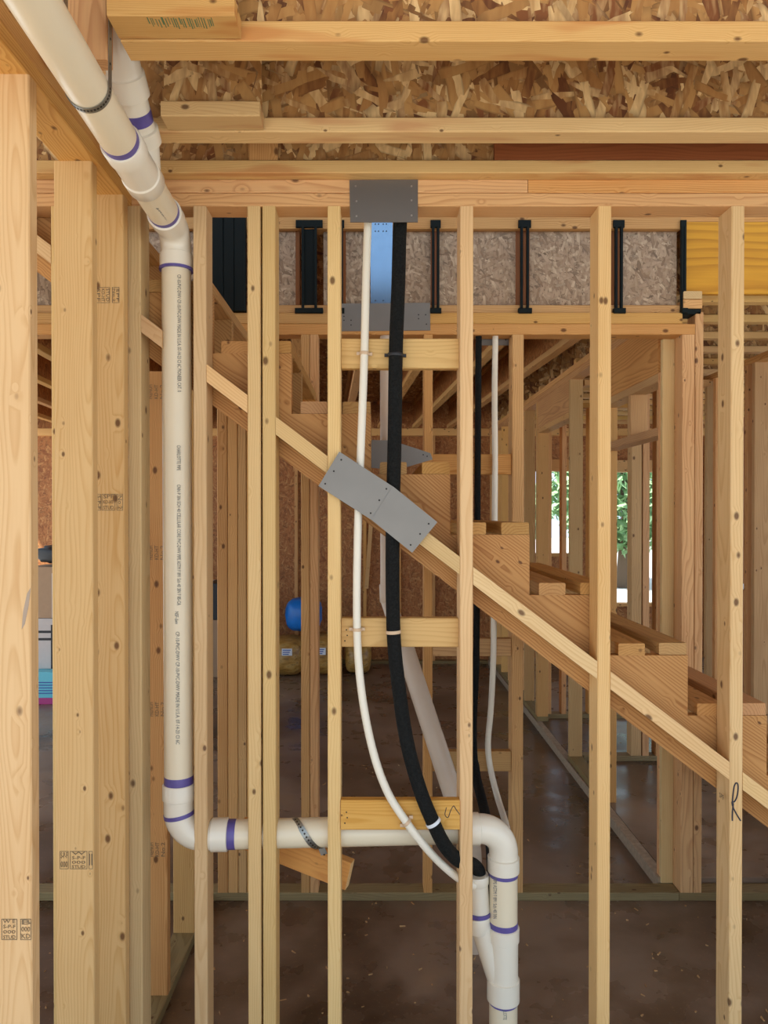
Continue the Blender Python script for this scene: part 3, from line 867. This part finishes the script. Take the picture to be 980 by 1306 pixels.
pts = [P(610.5, 424, 3.395), P(610, 500, 3.385), P(609.5, 590, 3.342), P(609, 700, 3.34), P(608, 826, 3.34), P(604, 930, 3.32), P(607, 985, 3.25), P(615, 1020, 3.1), P(624, 1060, 2.95), P(628, 1100, 2.85), P(628, 1180, 2.8)]
sweep('foam_sleeve', rhose, catmull(pts, 6), [0.0145] * 25 + [0.017] * 10 + [0.021] * 26, M['foam'], 16)

# clips that hold the tubes to the blocks
def clip(name, px, py, y, r, lean, mat, label, group, ear=True):
    c = P(px, py, y)
    e = empty(name, c, label, 'clip', group)
    t = Matrix.Rotation(lean, 3, 'Y')
    a, b = c + t @ Vector((0, 0, -0.005)), c + t @ Vector((0, 0, 0.005))
    cyl('band', e, a, b, r + 0.0025, mat, 20, 0.001)
    if ear:
        for sx in (-1, 1):
            cc = c + t @ Vector((sx * (r + 0.006), 0.008, 0))
            bar('ear', e, cc - Vector((0.006, 0.003, 0.005)), cc + Vector((0.006, 0.003, 0.005)), 'x', mat)
    return e
clip('tube_clip', 465.0, 451, 2.262, 0.0122, 0.05, M['clip'], 'beige clip on the white tube at the upper block', 'beige tube clips')
clip('tube_clip', 455.5, 803, 2.262, 0.0122, 0.0, M['clip'], 'beige clip on the white tube at the middle block', 'beige tube clips')
clip('tube_clip', 519, 1050, 2.216, 0.0122, -0.75, M['clip'], 'beige clip on the white tube at the lower block', 'beige tube clips')
clip('hose_clip', 504.5, 453, 2.252, 0.0215, 0.02, M['black'], 'black band clamping the black hose at the upper block', 'hose clips')
clip('hose_clip', 502, 806, 2.252, 0.0215, -0.06, M['clip'], 'pale band clamping the black hose at the middle block', 'hose clips', False)
clip('hose_clip', 553, 1050, 2.210, 0.0215, -0.55, M['label_white'], 'white band clamping the black hose at the lower block', 'hose clips', False)

# ---------------------------------------------------------------- metal plates
def metal_plate(poly_px, y, label, mat='steel', holes=(), hmat='hole', hr=0.003, t=0.0025, group='steel nail plates'):
    poly = [(X(a, y), Z(b, y)) for a, b in poly_px]
    c = Vector((sum(p[0] for p in poly) / len(poly), y, sum(p[1] for p in poly) / len(poly)))
    e = empty('nail_plate', c, label, 'metal plate', group)
    prism('sheet', e, poly, y - t, y, M[mat])
    for a, b in holes:
        x, z = X(a, y - t), Z(b, y - t)
        cyl('nail', e, (x, y - t - 0.0008, z), (x, y, z), hr, M[hmat], 10)
    return e
metal_plate([(446, 231.5), (533, 231), (533, 285), (447, 285)], YA, 'dull brown-grey steel plate nailed over the top plate above the two tubes', 'steel_dark',
            [(454, 239), (525, 239), (455, 258), (525, 257), (455, 277), (525, 276)], 'nail', 0.003)
yq = 2.2255
metal_plate([(433, 576), (503.5, 622), (477, 665), (406.5, 620)], yq, 'upper of two overlapping grey plates slanting across the stair line', 'steel',
            [(435.5, 586.5), (426, 601), (415, 617), (493, 623.5), (484, 638), (473, 654.5)], 'hole', 0.0028)
metal_plate([(501, 620), (558, 666), (526, 705), (474, 663)], yq - 0.0032, 'lower of two overlapping grey plates slanting across the stair line', 'steel',
            [(547, 668), (536, 681), (524, 695)], 'hole', 0.0028)
metal_plate([(435, 388), (548.5, 387), (549, 422), (435.5, 423)], YB, 'wide grey steel plate across the header beyond the stairs', 'steel',
            [(439, 404), (439, 409), (448, 409), (448, 415), (534, 402), (543, 402), (534, 407), (544, 414)], 'hole', 0.003)
metal_plate([(472.5, 282), (501, 282), (499.5, 388), (473, 388)], YB + 0.015, 'narrow upright shiny steel plate behind the white tube', 'steel_sky_tint',
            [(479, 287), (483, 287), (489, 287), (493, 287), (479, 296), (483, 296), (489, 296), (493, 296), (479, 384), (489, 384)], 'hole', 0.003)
metal_plate([(468, 561), (500, 562), (549, 578), (552, 586), (505, 600), (468, 596)], 3.262, 'grey plate on the far stair stringer, half hidden by the hose', 'steel', [(540, 580), (545, 582)], 'hole', 0.003)
metal_plate([(613, 428), (652, 428), (652, 441), (613, 441)], YB + 0.098, 'small grey plate under the header behind the pale rear tube', 'steel', [(645, 434)], 'hole', 0.003)

# ---------------------------------------------------------------- joist hangers on the beam
def hanger(pc, w, label, solid=False):
    y = YB + 0.019
    e = empty('joist_hanger', (X(pc, y), y, 2.69), label, 'joist hanger', 'dark joist hangers')
    x = lambda p: X(p, y)
    zt, zb = 3.112, 2.683
    bar('seat', e, (x(pc - w * 0.52), y - 0.03, zb), (x(pc + w * 0.52), y, zb + 0.024), 'x', M['hanger'])
    bar('top_flange', e, (x(pc - w * 0.5), y - 0.012, zt - 0.035), (x(pc + w * 0.5), y, zt), 'x', M['hanger'])
    if solid:
        bar('back_panel', e, (x(pc - w * 0.26), y + 0.004, zb + 0.024), (x(pc + w * 0.26), y + 0.02, zt - 0.035), 'z', M['hanger'])
    for s in (-1, 1):
        c = pc + s * w * 0.24
        bar('side_flange', e, (x(c - 1.6), y - 0.016, zb + 0.02), (x(c + 1.6), y + 0.004, zt - 0.03), 'z', M['hanger'])
hanger(395, 34, 'broad black joist hanger left of the single stud beside the white tube', True)
hanger(433.5, 12, 'narrow black joist hanger half hidden behind the stud left of the white tube')
hanger(555.5, 13, 'black joist hanger just right of the black hose')
hanger(668.5, 16, 'black joist hanger midway along the strand board beam')
hanger(788, 14, 'black joist hanger beside the tall stud near the stair middle')
hanger(870, 7, 'black joist hanger at the end of the beam beside the amber board')
e = empty('dark_panel', (X(293, YB), YB, 2.69), 'dark green-black panel behind the upper stair treads', 'sheet')  # three upright green-black strips filling this stretch of the beam
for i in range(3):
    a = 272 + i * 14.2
    bar('panel_strip', e, (X(a, YB), YB - 0.02 + 0.004 * (i % 2), Z(398, YB)), (X(a + 14.0, YB), YB + 0.018, 3.125), 'z', M['hanger'])

# ---------------------------------------------------------------- straps and the offcut
def ribbon(name, parent, pts, normals, width_dir, w, t, mat):
    pts = [Vector(p) for p in pts]
    c = sum(pts, Vector()) / len(pts)
    vs, fs = [], []
    for p, nn in zip(pts, normals):
        for s in (-1, 1):
            for u in (0, 1):
                vs.append(p - c + Vector(width_dir) * (s * w / 2) + Vector(nn) * (u * t))
    for i in range(len(pts) - 1):
        a, b = 4 * i, 4 * i + 4
        fs += [(a, b, b + 2, a + 2), (a + 1, a + 3, b + 3, b + 1), (a, a + 1, b + 1, b), (a + 2, b + 2, b + 3, a + 3)]
    me = bpy.data.meshes.new(name)
    me.from_pydata(vs, [], fs)
    bm = bmesh.new(); bm.from_mesh(me); bmesh.ops.recalc_face_normals(bm, faces=bm.faces); bm.to_mesh(me); bm.free()
    ob = link(name, me, parent, mat)
    place(ob, parent, c)
    return ob
ys = 1.555
pc = on(ys)
hs_ = empty('pipe_strap', pc, 'perforated steel strap slung under the overhead drain pipe', 'strap', 'perforated pipe straps')
pts, nrm = [], []
r = RP + 0.001
for i in range(8):
    z = 3.08 - (3.08 - pc.z) * i / 8
    pts.append(Vector((pc.x + r + 0.012 * (1 - i / 8) ** 2, ys, z))); nrm.append((1, 0, 0))
for i in range(21):
    a = -math.pi * i / 20
    pts.append(pc + Vector((math.cos(a) * r, 0, math.sin(a) * r))); nrm.append((math.cos(a), 0, math.sin(a)))
for i in range(1, 9):
    pts.append(Vector((pc.x - r, ys, pc.z + (3.08 - pc.z) * i / 8))); nrm.append((-1, 0, 0))
ribbon('band', hs_, pts, nrm, (0, 1, 0), 0.019, 0.0012, M['strap'])
for p, nn in list(zip(pts, nrm))[1:28]:
    nv = Vector(nn)
    cyl('hole', hs_, p + nv * 0.0008, p + nv * 0.0017, 0.0028, M['hole'], 8)
ls_ = empty('pipe_strap', P(394, 1068, 2.29), 'perforated steel strap wrapped over the level drain pipe onto the offcut', 'strap', 'perforated pipe straps')
pts, nrm = [], []
for i in range(15):
    t = i / 14
    a = math.pi / 2 + math.pi * 0.92 * t
    xw = X(374, 2.29) + (X(410, 2.29) - X(374, 2.29)) * t
    cc = Hl + hd * ((xw - Hl.x) / hd.x)
    nv = Vector((0, math.cos(a), math.sin(a)))
    pts.append(cc + nv * (RP + 0.001)); nrm.append(nv)
pts.append(pts[-1] + Vector((0.008, 0.002, -0.022))); nrm.append(Vector((0, -1, 0)))
ribbon('band', ls_, pts, nrm, (0.93, 0, 0.3), 0.021, 0.0012, M['strap'])
for p, nn in list(zip(pts, nrm))[1:]:
    nv = Vector(nn)
    cyl('hole', ls_, p + nv * 0.0008, p + nv * 0.0017, 0.003, M['hole'], 8)
cut = link('lumber_offcut', board_mesh(0.40, 0.038, 0.092, M['orange']))
tag(cut, 'orange board offcut wedged under the level pipe with a pale sawn end', 'board')
R = Matrix.Rotation(math.radians(-17), 3, 'Z') @ Matrix.Rotation(math.radians(13), 3, 'Y')
place(cut, None, P(446, 1117, 2.372) - R @ Vector((0.20, 0, 0)), R)
se = link('sawn_end', board_mesh(0.0016, 0.036, 0.090, M['stud']), cut)
se.location = (0.2004, 0, 0)

# ---------------------------------------------------------------- stored goods at the far wall
def lump(name, parent, c, rad, mat, axis_squash=1.0, seed=0, rough_=0.06, seg=20):
    bm = bmesh.new()
    bmesh.ops.create_uvsphere(bm, u_segments=seg, v_segments=14, radius=1.0)
    rr = random.Random(seed)
    for v in bm.verts:
        s = 1 + rr.uniform(-rough_, rough_)
        p = v.co
        q = Vector([math.copysign(abs(t) ** 0.62, t) for t in p])
        v.co = Vector((q.x * rad[0], q.y * rad[1], q.z * rad[2])) * s
        v.co.z *= axis_squash
    me = bpy.data.meshes.new(name)
    bm.to_mesh(me); bm.free()
    smooth(me, 180)
    ob = link(name, me, parent, mat)
    place(ob, parent, Vector(c))
    return ob
def bale(px, py, y, w, hgt, label, seed, sticker=None):
    c = P(px, py, y)
    c.z = hgt / 2 + 0.0 if py > 790 else c.z
    e = empty('insulation_bale', (c.x, y, 0), label, 'bale', 'insulation bales')
    lump('wrap', e, c, (w / 2, 0.26, hgt / 2), M['bale'], 1.0, seed, 0.03)
    if sticker:
        sp = P(sticker[0], sticker[1], y - 0.262)
        b = bar('sticker', e, (sp.x - 0.055, sp.y - 0.004, sp.z - 0.038), (sp.x + 0.055, sp.y + 0.01, sp.z + 0.038), 'x', M['label_white'])
        for i in range(3):
            bar('sticker_print', b, (sp.x - 0.045, sp.y - 0.006, sp.z - 0.028 + i * 0.022), (sp.x + 0.02 + 0.01 * i, sp.y - 0.003, sp.z - 0.018 + i * 0.022), 'x', M['label_blue'])
    return e
bale(368, 822, 8.2, 0.37, 0.42, 'yellow-brown wrapped bale on the floor below the blue bundle, white sticker low', 1, (366, 832))
bale(412, 820, 8.25, 0.35, 0.44, 'yellow-brown wrapped bale with white sticker beside the double studs', 2, (409, 831))
bale(457, 832, 8.3, 0.30, 0.36, 'small round yellow-brown bale behind the white tube', 3)
bundle = lump('blue_bundle', None, P(388, 783, 8.2), (0.20, 0.2, 0.18), M['bluebag'], 1.0, 5, 0.04)
tag(bundle, 'round bright blue plastic bundle lying on top of the bales', 'bundle')

def carton(name, lo, hi, label, mat='card', tape='black', flap=True):
    lo, hi = Vector(lo), Vector(hi)
    e = empty(name, ((lo.x + hi.x) / 2, (lo.y + hi.y) / 2, lo.z), label, 'box', 'stored cartons')
    bar('body', e, lo, hi, 'x', M[mat])
    w = hi.x - lo.x; m = (lo.x + hi.x) / 2
    bar('tape', e, (m - 0.03, lo.y - 0.001, lo.z + 0.001), (m + 0.03, hi.y + 0.001, hi.z + 0.001), 'y', M[tape])
    if flap:
        bar('flap', e, (lo.x, lo.y - 0.004, hi.z - 0.06), (lo.x + w * 0.98, lo.y - 0.0005, hi.z - 0.002), 'x', M[mat])
    return e
carton('carton', (-3.35, 7.0, 0.30), (-2.75, 7.5, 0.78), 'pale cardboard carton with black straps seen between the first studs', 'white_card')
bar('strap_band', bpy.data.objects['carton'], (-3.352, 6.998, 0.64), (-2.748, 7.502, 0.665), 'x', M['black'])
bar('strap_band', bpy.data.objects['carton'], (-3.352, 6.998, 0.57), (-2.748, 7.502, 0.595), 'x', M['black'])
carton('carton', (-3.30, 7.0, 0.783), (-2.78, 7.4, 1.27), 'brown open carton stacked above the strapped carton', 'card', 'white_card')
base = empty('turquoise_package', (-3.05, 6.9, 0), 'turquoise wrapped package with magenta stripe on the floor between the first studs', 'package')
bar('body', base, (-3.35, 6.85, 0.06), (-2.72, 7.5, 0.299), 'x', M['teal'])
bar('stripe', base, (-3.352, 6.848, 0.0), (-2.718, 7.502, 0.06), 'x', M['magenta'])
for i in range(5):
    bar('print_line', base, (-3.25, 6.8475, 0.20 - 0.025 * i), (-2.82 - 0.03 * (i % 3), 6.851, 0.209 - 0.025 * i), 'x', M['label_blue'])
sack = lump('dark_sack', None, (-2.98, 7.2, 1.385), (0.28, 0.2, 0.09), M['black'], 1.0, 9, 0.08)
tag(sack, 'dark slumped sack on top of the brown carton', 'sack')
carton('carton', (-2.2, 8.0, 0.0), (-1.55, 8.5, 0.62), 'brown carton on the floor behind the group of four studs', 'card', 'white_card')
carton('carton', (-2.1, 8.0, 0.623), (-1.6, 8.45, 1.02), 'dark carton stacked near the far wall behind the four studs', 'black', 'white_card')

# ---------------------------------------------------------------- small white bracket, drop of offcuts and wood chips
br = bar('wall_bracket', None, (X(950, 6.4), 6.42, Z(752, 6.4)), (X(962, 6.4), 6.449, Z(745, 6.4)), 'x', M['label_white'])
tag(br, 'small white bracket on the brown panel at the far right', 'bracket')
vs, fs = [], []
rr = random.Random(3)
for i in range(420):
    u = rr.random()
    y = 2.35 + 3.2 * u ** 1.6
    x = rr.uniform(-1.6, 2.6)
    if y > 3.34 and y < 3.47: continue
    zz = 0.0585 if (x > 1.45 and y > 3.47) else 0.0005
    if 1.3 < x < 1.46 and y > 3.44: continue
    L, w, a, t = 0.003 + 0.012 * rr.random() ** 3, rr.uniform(0.0012, 0.0035), rr.uniform(0, 6.3), rr.uniform(0.001, 0.004)
    cu, su = math.cos(a), math.sin(a)
    n0 = len(vs)
    for k_, (p, q) in enumerate(((-L, -w), (L, -w * 0.6), (L * 0.8, w), (-L, w * 0.7))):
        vs.append((x + p * cu - q * su, y + p * su + q * cu, zz))
    for k_, (p, q) in enumerate(((-L, -w), (L, -w * 0.6), (L * 0.8, w), (-L, w * 0.7))):
        vs.append((x + p * cu - q * su, y + p * su + q * cu, zz + t * (1.6 if k_ % 2 else 0.8)))
    fs += [(n0, n0 + 3, n0 + 2, n0 + 1), (n0 + 4, n0 + 5, n0 + 6, n0 + 7)] + [(n0 + j, n0 + (j + 1) % 4, n0 + 4 + (j + 1) % 4, n0 + 4 + j) for j in range(4)]
me = bpy.data.meshes.new('wood_chips')
me.from_pydata(vs, [], fs)
chips = link('wood_chips', me, None, M['chip'])
tag(chips, 'loose pale wood chips and sawdust scattered over the dark floor', 'wood chips', kind='stuff')

# ---------------------------------------------------------------- trees outside the windows
def tree(x, y, h, label, seed):
    e = empty('tree', (x, y, -0.12), label, 'tree', 'trees outside')
    sweep('trunk', e, [(x, y, -0.12), (x + 0.1, y, h * 0.4), (x, y + 0.1, h * 0.7)], [0.18, 0.13, 0.05], M['bark'], 10)
    r_ = random.Random(seed)
    vs, fs = [], []
    for i in range(4200):
        th, ph_, rr_ = r_.uniform(0, 6.283), math.acos(r_.uniform(-1, 1)), r_.uniform(0.35, 1) ** 0.5
        c = Vector((x + 2.0 * rr_ * math.sin(ph_) * math.cos(th), y + 1.6 * rr_ * math.sin(ph_) * math.sin(th), h * 0.58 + h * 0.42 * rr_ * math.cos(ph_)))
        a = Vector((r_.gauss(0, 1), r_.gauss(0, 1), r_.gauss(0, 1))).normalized()
        b = a.orthogonal().normalized(); s = r_.uniform(0.11, 0.2)
        n0 = len(vs)
        vs += [c - a * s, c + b * s * 0.5, c + a * s, c - b * s * 0.5]
        fs.append((n0, n0 + 1, n0 + 2, n0 + 3))
    me = bpy.data.meshes.new('foliage')
    me.from_pydata([tuple(v) for v in vs], [], fs)
    f_ = link('foliage', me, e, M['leaf'])
    f_['kind'] = 'stuff'
    place(f_, e, Vector((0, 0, 0)))
tree(6.4, 19.0, 4.6, 'green leafy tree outside the wider window opening', 1)
tree(4.0, 25.0, 3.2, 'green leafy tree outside the narrower window opening', 2)
